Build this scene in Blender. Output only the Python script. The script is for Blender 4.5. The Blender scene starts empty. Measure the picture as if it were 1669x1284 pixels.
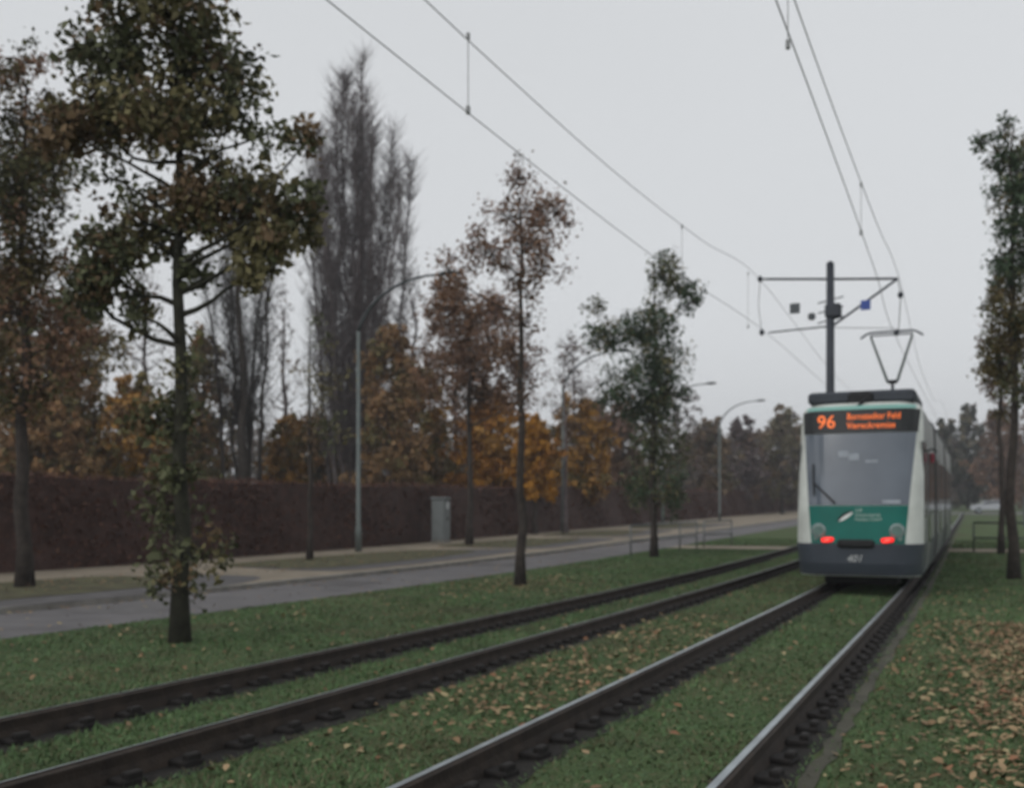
import bpy, math, random
import numpy as np
from mathutils import Vector, Matrix

random.seed(7)
rng = np.random.default_rng(11)
sc = bpy.context.scene
C = sc.collection

# ------------------------------------------------------------------ camera, sky, sun, exposure
YAW = math.atan(755 / 1700)
SN, CS = math.sin(YAW), math.cos(YAW)
cam = bpy.data.cameras.new('camera')
cam.sensor_width = 36.0
cam.lens = 36.0 * 1700 / 1669
cam.shift_y = 196 / 1669
cam.clip_start, cam.clip_end = 0.1, 3000
cam.dof.use_dof = True                 # the photograph is soft all over: focus missed, set close
cam.dof.focus_distance = 1.6
cam.dof.aperture_fstop = 5.6
cob = bpy.data.objects.new('camera', cam)
cob.location = (0, 0, 1.40)
cob.rotation_euler = (math.pi / 2, 0, YAW)
C.objects.link(cob)
sc.camera = cob

world = bpy.data.worlds.new('World')
sc.world = world
world.use_nodes = True
nt = world.node_tree
nt.nodes.clear()
sky = nt.nodes.new('ShaderNodeTexSky')
sky.sky_type = 'NISHITA'
sky.sun_disc = False
sky.sun_elevation = math.radians(38)
sky.sun_rotation = math.radians(200)
sky.dust_density = 4.0
hsv = nt.nodes.new('ShaderNodeHueSaturation')
hsv.inputs['Saturation'].default_value = 0.12
hsv.inputs['Value'].default_value = 0.35
cloud = nt.nodes.new('ShaderNodeTexNoise')          # faint structure of the cloud layer
cloud.inputs['Scale'].default_value = 1.6
cloud.inputs['Detail'].default_value = 3
cr = nt.nodes.new('ShaderNodeMapRange')
cr.inputs['To Min'].default_value = 5.55
cr.inputs['To Max'].default_value = 6.25
comb = nt.nodes.new('ShaderNodeVectorMath'); comb.operation = 'SCALE'
comb.inputs[0].default_value = (0.972, 1.0, 1.028)
addn = nt.nodes.new('ShaderNodeVectorMath'); addn.operation = 'ADD'
bg = nt.nodes.new('ShaderNodeBackground')
bg.inputs['Strength'].default_value = 0.10
out = nt.nodes.new('ShaderNodeOutputWorld')
nt.links.new(sky.outputs[0], hsv.inputs['Color'])
nt.links.new(cloud.outputs[0], cr.inputs['Value'])
nt.links.new(cr.outputs[0], comb.inputs['Scale'])
nt.links.new(hsv.outputs[0], addn.inputs[0])
nt.links.new(comb.outputs[0], addn.inputs[1])
nt.links.new(addn.outputs[0], bg.inputs['Color'])
nt.links.new(bg.outputs[0], out.inputs['Surface'])

sl = bpy.data.lights.new('sun', 'SUN')
sl.energy = 0.5
sl.angle = math.radians(25)
sl.color = (1.0, 0.97, 0.93)
so = bpy.data.objects.new('sun', sl)
so.rotation_euler = (math.radians(52), 0, math.radians(-20))
C.objects.link(so)

sc.view_settings.view_transform = 'Standard'
sc.view_settings.look = 'None'
sc.view_settings.exposure = 0.0
sc.view_settings.gamma = 1.0

# ------------------------------------------------------------------ helpers
def rise(y):
    if y < 14: return 0.0
    if y < 38: return .000344 * (y - 14) ** 2
    return .198 + .0165 * (y - 38)
def G(y): return rise(y) - 0.17
def riseA(y):
    y = np.asarray(y, float)
    return np.where(y < 14, 0, np.where(y < 38, .000344 * (y - 14) ** 2, .198 + .0165 * (y - 38)))

MATS = {}
def mat(name, col, rough=.8, metal=0.0, var=0.25, scale=6.0, bump=0.0, spec=0.4, coat=0.0, col2=None, detail=4):
    """procedural surface: noise drifts the colour between two tones, optional bump"""
    if name in MATS: return MATS[name]
    m = bpy.data.materials.new(name); m.use_nodes = True
    n = m.node_tree.nodes; l = m.node_tree.links
    p = n['Principled BSDF']
    p.inputs['Roughness'].default_value = rough
    p.inputs['Metallic'].default_value = metal
    p.inputs['Specular IOR Level'].default_value = spec
    p.inputs['Coat Weight'].default_value = coat
    tc = n.new('ShaderNodeTexCoord')
    nz = n.new('ShaderNodeTexNoise'); nz.inputs['Scale'].default_value = scale; nz.inputs['Detail'].default_value = detail
    l.new(tc.outputs['Object'], nz.inputs['Vector'])
    rp = n.new('ShaderNodeValToRGB')
    rp.color_ramp.elements[0].position = .32; rp.color_ramp.elements[1].position = .68
    a = [c * (1 - var) for c in col]; b = [min(1, c * (1 + var)) for c in (col2 or col)]
    rp.color_ramp.elements[0].color = (*a, 1); rp.color_ramp.elements[1].color = (*b, 1)
    l.new(nz.outputs[0], rp.inputs[0]); l.new(rp.outputs[0], p.inputs['Base Color'])
    if bump:
        bn = n.new('ShaderNodeBump'); bn.inputs['Strength'].default_value = bump; bn.inputs['Distance'].default_value = .03
        n2 = n.new('ShaderNodeTexNoise'); n2.inputs['Scale'].default_value = scale * 6; n2.inputs['Detail'].default_value = 4
        l.new(tc.outputs['Object'], n2.inputs['Vector'])
        l.new(n2.outputs[0], bn.inputs['Height']); l.new(bn.outputs[0], p.inputs['Normal'])
    MATS[name] = m
    return m
def glow(name, col, strength):
    if name in MATS: return MATS[name]
    m = bpy.data.materials.new(name); m.use_nodes = True
    p = m.node_tree.nodes['Principled BSDF']
    p.inputs['Base Color'].default_value = (*col, 1)
    p.inputs['Emission Color'].default_value = (*col, 1)
    p.inputs['Emission Strength'].default_value = strength
    MATS[name] = m
    return m

class MB:
    """collects vertices and faces, then links them as ONE mesh object"""
    def __init__(s): s.v = []; s.f = []; s.mi = []
    def add(s, vs, fs, mi=0):
        o = len(s.v); s.v += [tuple(v) for v in vs]
        s.f += [tuple(i + o for i in f) for f in fs]; s.mi += [mi] * len(fs)
        return s
    def box(s, c, d, mi=0, bev=0.0, rz=0.0):
        x, y, z = (k / 2 for k in d)
        b = min(bev, x * .9, y * .9, z * .9)
        if b <= 0:
            vs = [(sx * x, sy * y, sz * z) for sz in (-1, 1) for sx, sy in ((-1, -1), (1, -1), (1, 1), (-1, 1))]
            fs = [(3, 2, 1, 0), (4, 5, 6, 7), (0, 1, 5, 4), (1, 2, 6, 5), (2, 3, 7, 6), (3, 0, 4, 7)]
        else:
            ring = lambda ix, iy: [(-ix + b, -iy), (ix - b, -iy), (ix, -iy + b), (ix, iy - b), (ix - b, iy), (-ix + b, iy), (-ix, iy - b), (-ix, -iy + b)]
            vs = []
            for zz, sh in ((-z, b), (-z + b, 0), (z - b, 0), (z, b)):
                vs += [(a * (1 - sh / x), q * (1 - sh / y), zz) for a, q in ring(x, y)]
            fs = [tuple(range(7, -1, -1)), tuple(range(24, 32))]
            for k in range(3):
                for i in range(8):
                    j = (i + 1) % 8
                    fs.append((k * 8 + i, k * 8 + j, k * 8 + 8 + j, k * 8 + 8 + i))
        cr_, sr_ = math.cos(rz), math.sin(rz)
        vs = [(c[0] + a * cr_ - q * sr_, c[1] + a * sr_ + q * cr_, c[2] + w) for a, q, w in vs]
        return s.add(vs, fs, mi)
    def tube(s, pts, rad, n=7, mi=0, cap=True):
        pts = [Vector(p) for p in pts]
        if not hasattr(rad, '__len__'): rad = [rad] * len(pts)
        vs = []; fs = []
        ref = Vector((0.31, 0.87, 0.39))
        for i, p in enumerate(pts):
            t = (pts[min(i + 1, len(pts) - 1)] - pts[max(i - 1, 0)])
            if t.length < 1e-9: t = Vector((0, 0, 1))
            t.normalize()
            a = t.cross(ref)
            if a.length < .05: a = t.cross(Vector((1, 0, 0)))
            a.normalize(); b = t.cross(a)
            for k in range(n):
                q = 2 * math.pi * k / n
                vs.append(p + (a * math.cos(q) + b * math.sin(q)) * rad[i])
        for i in range(len(pts) - 1):
            for k in range(n):
                j = (k + 1) % n
                fs.append((i * n + k, i * n + j, i * n + n + j, i * n + n + k))
        if cap:
            fs.append(tuple(range(n - 1, -1, -1))); fs.append(tuple(range((len(pts) - 1) * n, len(pts) * n)))
        return s.add(vs, fs, mi)
    def disc(s, c, axis, r, depth, n=20, mi=0):
        c = Vector(c); ax = Vector(axis).normalized()
        return s.tube([c - ax * depth / 2, c - ax * depth / 2 * .6, c + ax * depth / 2 * .6, c + ax * depth / 2], [r * .9, r, r, r * .9], n, mi)
    def build(s, name, mats, parent=None, smooth=False):
        me = bpy.data.meshes.new(name)
        me.from_pydata(s.v, [], s.f); 
        for m in (mats if isinstance(mats, (list, tuple)) else [mats]): me.materials.append(m)
        if any(s.mi): me.polygons.foreach_set('material_index', s.mi)
        if smooth: me.polygons.foreach_set('use_smooth', [True] * len(s.f))
        me.update()
        return link(name, me, parent)
def link(name, me, parent=None):
    o = bpy.data.objects.new(name, me); C.objects.link(o)
    if parent is not None: o.parent = parent
    return o
def faces_np(name, V, k, mats, mi=None, parent=None):
    """V: (N*k,3) array, every k vertices one face"""
    n = len(V) // k
    me = bpy.data.meshes.new(name)
    me.vertices.add(n * k); me.loops.add(n * k); me.polygons.add(n)
    me.vertices.foreach_set('co', np.asarray(V, np.float32).ravel())
    me.loops.foreach_set('vertex_index', np.arange(n * k, dtype=np.int32))
    me.polygons.foreach_set('loop_start', np.arange(0, n * k, k, dtype=np.int32))
    for m in mats: me.materials.append(m)
    if mi is not None: me.polygons.foreach_set('material_index', np.asarray(mi, np.int32))
    me.update(); me.validate()
    return link(name, me, parent)
def tag(o, label, cat, group=None):
    o['label'] = label; o['category'] = cat
    if group: o['group'] = group
    return o
def thing(name, loc, label, cat, group=None, rz=0.0):
    o = bpy.data.objects.new(name, None); C.objects.link(o)
    o.location = loc; o.rotation_euler = (0, 0, rz); o.empty_display_size = .3
    return tag(o, label, cat, group)
def copy_tree(o, parent=None):
    c = o.copy(); C.objects.link(c)
    if parent is not None: c.parent = parent
    for ch in list(o.children): copy_tree(ch, c)
    return c
def struct(o): o['kind'] = 'structure'; return o
def sheet(name, xs, ys, dz, m, xf=None):
    """a strip of ground following the rise; xf(y, i) may move the edges"""
    mb = MB(); nx = len(xs)
    vs = [((xf(y, i) if xf else x), y, G(y) + dz) for y in ys for i, x in enumerate(xs)]
    fs = [(j * nx + i, j * nx + i + 1, (j + 1) * nx + i + 1, (j + 1) * nx + i) for j in range(len(ys) - 1) for i in range(nx - 1)]
    return struct(mb.add(vs, fs).build(name, m))

# ------------------------------------------------------------------ materials
def ground_mat():
    m = bpy.data.materials.new('grass_soil'); m.use_nodes = True
    n = m.node_tree.nodes; l = m.node_tree.links; p = n['Principled BSDF']
    p.inputs['Roughness'].default_value = .95; p.inputs['Specular IOR Level'].default_value = .15
    tc = n.new('ShaderNodeTexCoord')
    def noise(s, d=4):
        z = n.new('ShaderNodeTexNoise'); z.inputs['Scale'].default_value = s; z.inputs['Detail'].default_value = d
        l.new(tc.outputs['Object'], z.inputs['Vector']); return z
    def ramp(src, a, b, ca, cb):
        r = n.new('ShaderNodeValToRGB'); r.color_ramp.elements[0].position = a; r.color_ramp.elements[1].position = b
        r.color_ramp.elements[0].color = (*ca, 1); r.color_ramp.elements[1].color = (*cb, 1); l.new(src.outputs[0], r.inputs[0]); return r
    fine = ramp(noise(14, 6), .35, .68, (.060, .090, .038), (.092, .135, .054))
    lush = ramp(noise(3.0), .35, .7, (.078, .088, .042), (.068, .122, .048))
    mx = n.new('ShaderNodeMixRGB'); mx.inputs[0].default_value = .5
    l.new(fine.outputs[0], mx.inputs[1]); l.new(lush.outputs[0], mx.inputs[2])
    dry = ramp(noise(.55, 5), .53, .66, (0, 0, 0), (1, 1, 1))
    mx2 = n.new('ShaderNodeMixRGB'); mx2.inputs[2].default_value = (.075, .055, .032, 1)
    sc_ = n.new('ShaderNodeMath'); sc_.operation = 'MULTIPLY'; sc_.inputs[1].default_value = .65
    l.new(dry.outputs[0], sc_.inputs[0]); l.new(sc_.outputs[0], mx2.inputs[0]); l.new(mx.outputs[0], mx2.inputs[1])
    l.new(mx2.outputs[0], p.inputs['Base Color'])
    b = n.new('ShaderNodeBump'); b.inputs['Strength'].default_value = .8; b.inputs['Distance'].default_value = .05
    l.new(noise(30, 5).outputs[0], b.inputs['Height']); l.new(b.outputs[0], p.inputs['Normal'])
    return m
M_ground = ground_mat()
M_asphalt = mat('asphalt', (.128, .122, .124), .9, var=.18, scale=1.2, bump=.3, spec=.25)
M_patch = mat('worn_asphalt_patch', (.11, .105, .105), .9, var=.15, scale=3, bump=.3)
M_dark_asphalt = mat('dark_asphalt', (.085, .080, .080), .9, var=.2, scale=2, bump=.3)
M_paving = mat('sandy_paving', (.23, .195, .15), .95, var=.22, scale=.9, bump=.3, spec=.2)
M_kerb = mat('kerb_stone', (.21, .20, .18), .9, var=.2, scale=3)
M_bed = mat('bed_soil', (.06, .046, .026), .95, var=.4, scale=2.2, bump=.6, col2=(.07, .07, .03))
M_trough = mat('rail_trough', (.015, .013, .011), .95, var=.4, scale=9, bump=.6)
M_concrete = mat('concrete_strip', (.06, .058, .042), .95, var=.3, scale=3, bump=.4)
M_railtop = mat('worn_rail_steel', (.40, .44, .46), .42, metal=.85, var=.18, scale=3)
M_railtop_dull = mat('dull_rail_steel', (.13, .145, .155), .45, metal=.8, var=.2, scale=3)
M_railweb = mat('rusty_rail_web', (.026, .018, .013), .8, var=.4, scale=8, bump=.3)
M_clip = mat('rail_clip_iron', (.012, .010, .009), .85, var=.4, scale=20)
M_bark = mat('dark_bark', (.042, .034, .029), .95, var=.4, scale=7, bump=.7)
M_bark_green = mat('mossy_bark', (.032, .031, .021), .95, var=.4, scale=7, bump=.7)
M_bark_grey = mat('grey_bark', (.135, .112, .112), .95, var=.3, scale=3, bump=.5)
def leafmat(name, col): return mat(name, col, .75, var=.3, scale=2.5, spec=.25)
L_green = [leafmat('leaf_dark_green', (.095, .102, .052)), leafmat('leaf_olive', (.150, .132, .062)), leafmat('leaf_rust', (.15, .10, .055))]
L_oak = [leafmat('leaf_bluish_green', (.052, .08, .044)), leafmat('leaf_dark_green', (.05, .06, .03)), leafmat('leaf_olive', (.075, .075, .026))]
L_brown = [leafmat('leaf_brown', (.19, .108, .066)), leafmat('leaf_rose_brown', (.21, .13, .098)), leafmat('leaf_umber', (.135, .085, .056))]
L_mixed = [leafmat('leaf_dull_olive', (.16, .13, .056)), leafmat('leaf_warm_umber', (.215, .132, .062)), leafmat('leaf_dull_brown', (.25, .14, .065))]
L_ochre = [leafmat('leaf_ochre', (.32, .17, .042)), leafmat('leaf_warm_umber', (.12, .085, .05)), leafmat('leaf_warm_olive', (.16, .125, .045))]
L_orange = [leafmat('leaf_orange', (.38, .18, .025)), leafmat('leaf_amber', (.28, .125, .028)), leafmat('leaf_ochre', (.135, .075, .020))]
L_grey = [leafmat('leaf_grey_brown', (.14, .118, .105)), leafmat('leaf_umber', (.075, .05, .036)), leafmat('leaf_mauve', (.14, .108, .108))]
L_far = [leafmat('leaf_far_brown', (.19, .135, .085)), leafmat('leaf_far_olive', (.15, .13, .08)), leafmat('leaf_grey_brown', (.095, .078, .068))]
L_hedge = [leafmat('hedge_red_brown', (.090, .044, .033)), leafmat('hedge_dark', (.055, .030, .025)), leafmat('hedge_rust', (.115, .060, .040))]
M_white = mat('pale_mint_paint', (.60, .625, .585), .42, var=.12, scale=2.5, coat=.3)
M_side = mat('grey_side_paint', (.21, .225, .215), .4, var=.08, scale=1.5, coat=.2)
M_turq = mat('turquoise_paint', (.004, .135, .108), .45, var=.10, scale=2, spec=.3, coat=.05)
M_mint = mat('mint_trim_paint', (.20, .42, .37), .35, var=.05, scale=2, coat=.3)
M_slate = mat('slate_bumper_paint', (.046, .056, .072), .45, var=.12, scale=2, coat=.15)
M_roofbox = mat('roof_equipment_grey', (.040, .046, .058), .6, var=.2, scale=3)
M_black = mat('matt_black', (.012, .012, .013), .7, var=.2, scale=8)
M_panel = mat('display_black', (.010, .012, .013), .5, var=.1, scale=5)
M_wind = mat('windscreen_glass', (.105, .125, .155), .12, var=.12, scale=1.1, spec=.7)
M_sidewin = mat('side_window_glass', (.020, .022, .025), .08, var=.1, scale=2, spec=.6)
M_silver = mat('silver_reflector', (.32, .37, .37), .25, metal=.5, var=.1, scale=10)
M_lens = mat('clear_lens', (.14, .22, .20), .12, var=.1, scale=10)
M_tail = glow('lit_tail_lens', (1.0, .012, .015), .95)
M_tailcore = glow('lit_tail_core', (1.0, .10, .07), 1.6)
M_led = glow('orange_led', (1.0, .19, .03), .55)
M_lettering = mat('white_lettering', (.42, .55, .50), .6, var=.05)
M_emblem = mat('white_emblem', (.75, .78, .76), .5, var=.03)
M_reflection = mat('pale_glass_reflection', (.30, .33, .37), .6, var=.15, scale=9)  # windscreen reflections put into a pale colour
M_redlamp = mat('red_marker_lens', (.30, .02, .045), .3, var=.1)
M_mast = mat('dark_mast_steel', (.035, .040, .052), .6, var=.15, scale=4)
M_wire = mat('copper_wire_grey', (.30, .305, .31), .6, var=.1)
M_blue = mat('blue_sign_enamel', (.035, .075, .32), .45, var=.06)
M_greysign = mat('grey_sign_back', (.09, .10, .11), .6, var=.1)
M_lamp = mat('lamp_post_grey_green', (.115, .135, .13), .6, var=.15, scale=3)
M_arm = mat('lamp_arm_dark', (.035, .042, .045), .6, var=.15, scale=3)
M_cab = mat('cabinet_grey', (.15, .165, .165), .6, var=.12, scale=3)
M_number_highlight = mat('pale_number_highlight', (.55, .57, .57), .7, var=.15, scale=8)  # serves the fleet number and the highlight painted on the cabinet
M_barrier = mat('barrier_steel', (.13, .14, .14), .45, metal=.3, var=.2, scale=4)
M_barrier_dark = mat('barrier_dark_paint', (.035, .045, .04), .5, var=.2, scale=4)
M_yellow = mat('yellow_sign_enamel', (.40, .32, .13), .5, var=.08)
M_carpaint = mat('silver_car_paint', (.42, .44, .46), .3, metal=.4, var=.05, coat=.4)
M_tyre = mat('tyre_rubber', (.02, .02, .02), .9, var=.2)

# ------------------------------------------------------------------ the setting
ys_far = [-60, -30, -10, 0, 6, 10, 14, 17, 20, 23, 26, 29, 32, 35, 38, 45, 60, 90, 130, 180, 260, 400, 700]
xs_far = [-700, -400, -200, -100, -60, -40, -30, -20, -14, -10, -6, -3, 0, 3, 6, 12, 25, 60, 140, 400, 700]
sheet('ground', xs_far, ys_far, 0, M_ground)
ys = [-10, 0, 6, 10, 14, 17, 20, 23, 26, 29, 32, 35, 38, 45, 60, 90, 130, 180]
sheet('road', [-14.0, -12.6, -11.2], ys, .004, M_asphalt)
# raised pavement with a kerb
mb = MB()
for y0, y1 in zip(ys[:-1], ys[1:]):
    a, b = G(y0), G(y1)
    mb.add([(-14.14, y0, a + .10), (-14.0, y0, a + .10), (-14.0, y1, b + .10), (-14.14, y1, b + .10), (-14.0, y0, a - .05), (-14.0, y1, b - .05)],
           [(0, 1, 2, 3), (1, 4, 5, 2)])
struct(mb.build('kerb', M_kerb))
for yj in (12.5, 19.0, 27.2, 34.0, 46.0):
    sheet('road_patch', [-13.6, -12.9, -12.2], [yj, yj + .9, yj + 1.8], .008, M_dark_asphalt if int(yj) % 2 else M_patch)
sheet('pavement', [-26, -22, -18, -14.14], ys, .097, M_paving)
# tree beds let into the pavement, dark parking bay beside each
def bed(name, cx, cy, hw, hl, dz, m, n=26):
    vs = []; fs = []
    K = 5
    for k in range(K + 1):
        for i in range(n):
            t = 2 * math.pi * i / n
            ex = abs(math.cos(t)) ** .55 * (1 if math.cos(t) > 0 else -1); ey = abs(math.sin(t)) ** .55 * (1 if math.sin(t) > 0 else -1)
            w = 1 + .07 * math.sin(3 * t + cy)
            x = cx + hw * ex * w * k / K; y = cy + hl * ey * w * k / K
            vs.append((x, y, G(y) + dz))
    for k in range(K):
        for i in range(n):
            j = (i + 1) % n
            fs.append((k * n + i, k * n + j, (k + 1) * n + j, (k + 1) * n + i) if k else (i, n + j, n + i))
    return struct(MB().add(vs, [f[::-1] for f in fs]).build(name, m))
BEDS = [(-17.3, 14.6, 2.0, 4.6), (-17.8, 28.4, 2.0, 6.2), (-18.0, 41.0, 2.0, 5.0), (-18.6, 53.5, 2.0, 5.0), (-18.6, 68, 2.0, 6)]
for cx, cy, hw, hl in BEDS:
    bed('parking_bay', cx + 1.1, cy + .35, hw + .1, hl + .35, .103, M_dark_asphalt)
    bed('planting_bed', cx, cy, hw, hl - .5, .112, M_bed)

RAILX = (-6.13, -4.65, -2.73, -1.23)
ysr = [-6 + 2 * i for i in range(60)]
def edge_strip(name, x0, x1, dz, m, seed, jag):
    r = random.Random(seed); Y = [-6 + .22 * i for i in range(330)] + [68 + 4 * i for i in range(12)]
    vs = []; fs = []
    for y in Y:
        j = jag if y < 50 else 0
        vs += [(x0 - r.random() * j, y, G(y) + dz), (x1 + r.random() * j, y, G(y) + dz)]
    for i in range(len(Y) - 1): fs.append((2 * i, 2 * i + 1, 2 * i + 3, 2 * i + 2))
    return struct(MB().add(vs, fs).build(name, m))
for k, x in enumerate(RAILX):
    edge_strip('track_bed', x - .13, x + .25, .004, M_trough, k, .09)
edge_strip('track_edging', RAILX[3] + .32, RAILX[3] + .37, .009, M_concrete, 9, .05)

# path crossing both tracks at the barriers
sheet('path', [-11.2, -9, -6.5], [40.2, 41.4, 42.6], .012, M_paving)
sheet('path', [-.9, 2, 6, 12], [40.2, 41.4, 42.6], .012, M_paving)
sheet('side_road', [-11.2, -5, 0, 10, 30, 80], [120, 124, 128, 132, 136], .012, M_asphalt)

# ------------------------------------------------------------------ rails
rail_labels = ['outer rail of the left track, beside the tree lined verge', 'inner rail of the left track, bordering the leafy strip between tracks',
               'left rail under the tram, bright worn top', 'right rail under the tram, nearest the fallen leaves on the right']
def strip_profile(prof, Ys, tone=None):
    n = len(prof); vs = []; fs = []
    for y in Ys:
        vs += [(px, y, rise(y) + pz) for px, pz in prof]
    for i in range(len(Ys) - 1):
        for k in range(n):
            j = (k + 1) % n
            fs.append((i * n + k, i * n + n + k, i * n + n + j, i * n + j))
    fs.append(tuple(range(n))); fs.append(tuple(range((len(Ys) - 1) * n, len(Ys) * n))[::-1])
    b = MB().add(vs, fs)
    if tone: b.mi = [tone[i % n] for i in range(len(fs) - 2)] + [0, 0]
    return b
clip_mb = MB().box((.125, 0, -.145), (.16, .18, .06), bev=.012).box((.17, 0, -.105), (.06, .12, .06), bev=.01)
clip_mesh = None
for k, x in enumerate(RAILX):
    r = thing('tram_rail', (x, 0, 0), rail_labels[k], 'rail', 'tram rails')
    Y = [-6 + i for i in range(45)] + [40 + 4 * i for i in range(25)]
    hw = .014 if k < 2 else .026
    strip_profile([(-.036, -.014), (-.034, -.003), (-.034 + 2 * hw * .9, -.001), (-.034 + 2 * hw, -.010), (.036, -.016), (.036, -.037), (-.036, -.037)], Y, (0, 0, 1, 1, 1, 1, 0)).build('rail_head', [M_railtop, M_railweb], r)
    strip_profile([(-.03, -.037), (.03, -.037), (.03, -.085), (.055, -.165), (.055, -.20), (-.055, -.20), (-.055, -.165), (-.03, -.085)], Y).build('rail_web', M_railweb, r)
    for i in range(60):
        y = 2.6 + .52 * i + random.uniform(-.03, .03)
        if clip_mesh is None:
            o = clip_mb.build('clip', M_clip, r); clip_mesh = o.data
        else:
            o = link('clip', clip_mesh, r)
        o.location = (0, y, rise(y) - .012); o.rotation_euler = (0, 0, random.uniform(-.15, .15))

# ------------------------------------------------------------------ trees
RIGHT = np.array([CS, SN, 0.]); FWD = np.array([-SN, CS, 0.]); UP = np.array([0., 0., 1.])
def leaf_quads(P, size, r):
    n = len(P)
    a = r.normal(size=(n, 3)); a /= np.linalg.norm(a, axis=1)[:, None]
    b = r.normal(size=(n, 3)); b -= a * (a * b).sum(1)[:, None]; b /= np.linalg.norm(b, axis=1)[:, None]
    s = (size * r.uniform(.45, 1.0, n) * (1 + .8 * r.random(n) ** 4))[:, None]
    c = np.cross(a, b) * s * .12
    V = np.empty((n, 4, 3))
    V[:, 0] = P - a * s * .5; V[:, 1] = P + b * s * .32 + c; V[:, 2] = P + a * s * .55; V[:, 3] = P - b * s * .32 + c
    return V.reshape(-1, 3)
def limb(mb, p0, p1, r0, r1, r, bend=.12, n=5, sides=6):
    p0 = np.array(p0, float); p1 = np.array(p1, float); L = np.linalg.norm(p1 - p0)
    off = r.normal(size=3) * L * bend; off[2] = -abs(off[2]) * .6
    pts = []
    for i in range(n + 1):
        t = i / n
        pts.append(p0 + (p1 - p0) * t + off * math.sin(math.pi * t) + r.normal(size=3) * L * .012 * (0 < i < n))
    mb.tube(pts, [r0 + (r1 - r0) * (i / n) ** .8 for i in range(n + 1)], sides, cap=False)
    return pts
def tree(name, label, cat, group, xy, H, tr, blobs, leaves, bark, lsize, seed, twigs=1.0, root_off=0.0, lean=0.0, stems=None, vary=True):
    """blobs: (sideways m, height m, half width m, half height m, leaves, tone index) ; depth follows the half width"""
    r = np.random.default_rng(seed)
    root = thing(name, (xy[0], xy[1], G(xy[1]) + root_off), label, cat, group)
    mb = MB()
    n = 12; wob = r.normal(size=(n + 1, 2)) * tr * .35
    tp = []
    for i in range(n + 1):
        t = i / n
        tp.append(RIGHT * (lean * t + wob[i, 0] * (i > 1)) + FWD * wob[i, 1] * (i > 1) + UP * (H * t - .05))
    rad = [tr * (1.35 if i == 0 else 1.0) * (1 - .86 * i / n) for i in range(n + 1)]
    mb.tube(tp, rad, 9)
    def on_trunk(h):
        t = min(max(h / H, 0.02), .98) * n; i = int(t); f = t - i
        return tp[i] * (1 - f) + tp[i + 1] * f, rad[i] * (1 - f) + rad[i + 1] * f
    LP = []; LM = []
    for (u, h, ru, rh, nl, tone) in blobs:
        c = RIGHT * u + UP * h + FWD * r.normal() * ru * .45
        dist = abs(u)
        at, ar = on_trunk(max(H * .12, min(h - .45 * dist - .25 * rh, H * .93)))
        limb(mb, at, c, min(ar * .6, .02 + tr * .3), .012, r)
        nc = max(5, int(nl / 26))
        q = r.normal(size=(nc, 3)); q /= np.linalg.norm(q, axis=1)[:, None]
        q *= (r.random(nc) ** .45)[:, None]
        cl = c + q[:, :1] * ru * RIGHT + q[:, 1:2] * ru * .9 * FWD + q[:, 2:] * rh * UP
        for p in cl:
            if r.random() < twigs:
                limb(mb, c + (p - c) * .1, p + (p - c) * .18, .010, .004, r, .10, 3, 3)
        per = nl // nc
        if per > 0:
            sg = .155 * min(ru, rh) + .04
            P = np.repeat(cl, per, 0) + r.normal(size=(nc * per, 3)) * sg
            LP.append(P)
            tones = np.where(r.random(nc) < .62, tone, r.integers(0, 3, nc)) if vary else np.full(nc, tone)
            LM.append(np.repeat(tones, per))
    mb.build('trunk', bark, root, smooth=True)
    if LP:
        P = np.concatenate(LP); LM_ = np.concatenate(LM)
        faces_np('crown', leaf_quads(P, np.full(len(P), lsize), r), 4, leaves, LM_, root)
    return root
def pxblobs(L, bx, by, s, k=1.0): return [((x - bx) / s, (by - y) / s, rx / s, ry / s, int(n * k), t) for x, y, rx, ry, n, t in L]

ROW_L = 'young trees on the grass verge between the road and the tracks'
ROW_P = 'trees in beds along the pavement before the hedge'
ROW_R = 'slender trees on the right hand verge'
BACK = 'autumn trees and bushes behind the hedge'

tree('verge_tree', 'nearest tree on the left verge, big olive crown, trunk sprouting leaves down low', 'tree', ROW_L, (-8.92, 10.04), 8.9, .112,
     pxblobs([(270, -130, 110, 110, 700, 1), (270, 10, 120, 70, 900, 1), (200, 95, 75, 70, 600, 0), (335, 90, 80, 80, 700, 0), (170, 180, 80, 60, 600, 1), (120, 215, 60, 38, 260, 2),
              (290, 195, 110, 60, 800, 1), (385, 165, 50, 60, 150, 0), (440, 215, 55, 50, 90, 0), (505, 218, 38, 22, 90, 2), (350, 265, 80, 50, 250, 1), (400, 320, 85, 50, 300, 1),
              (460, 345, 60, 50, 330, 1), (440, 390, 60, 36, 380, 1), (410, 440, 40, 30, 150, 1), (495, 325, 40, 40, 100, 0), (325, 335, 70, 50, 450, 2), (190, 285, 75, 50, 60, 0), (235, 375, 55, 50, 300, 1), (180, 420, 58, 50, 430, 0), (150, 475, 45, 40, 260, 0), (215, 500, 35, 40, 130, 0), (225, 330, 55, 45, 60, 0), (300, 420, 45, 40, 140, 0),
              (295, 580, 38, 50, 50, 0), (265, 675, 52, 45, 240, 0), (290, 750, 40, 50, 90, 0), (270, 830, 65, 70, 110, 0), (320, 900, 60, 50, 60, 0), (270, 950, 55, 55, 80, 0), (300, 880, 60, 60, 70, 0)], 293, 1040, 133, 2.4),
     L_green, M_bark_green, .11, 1, twigs=1)
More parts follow.
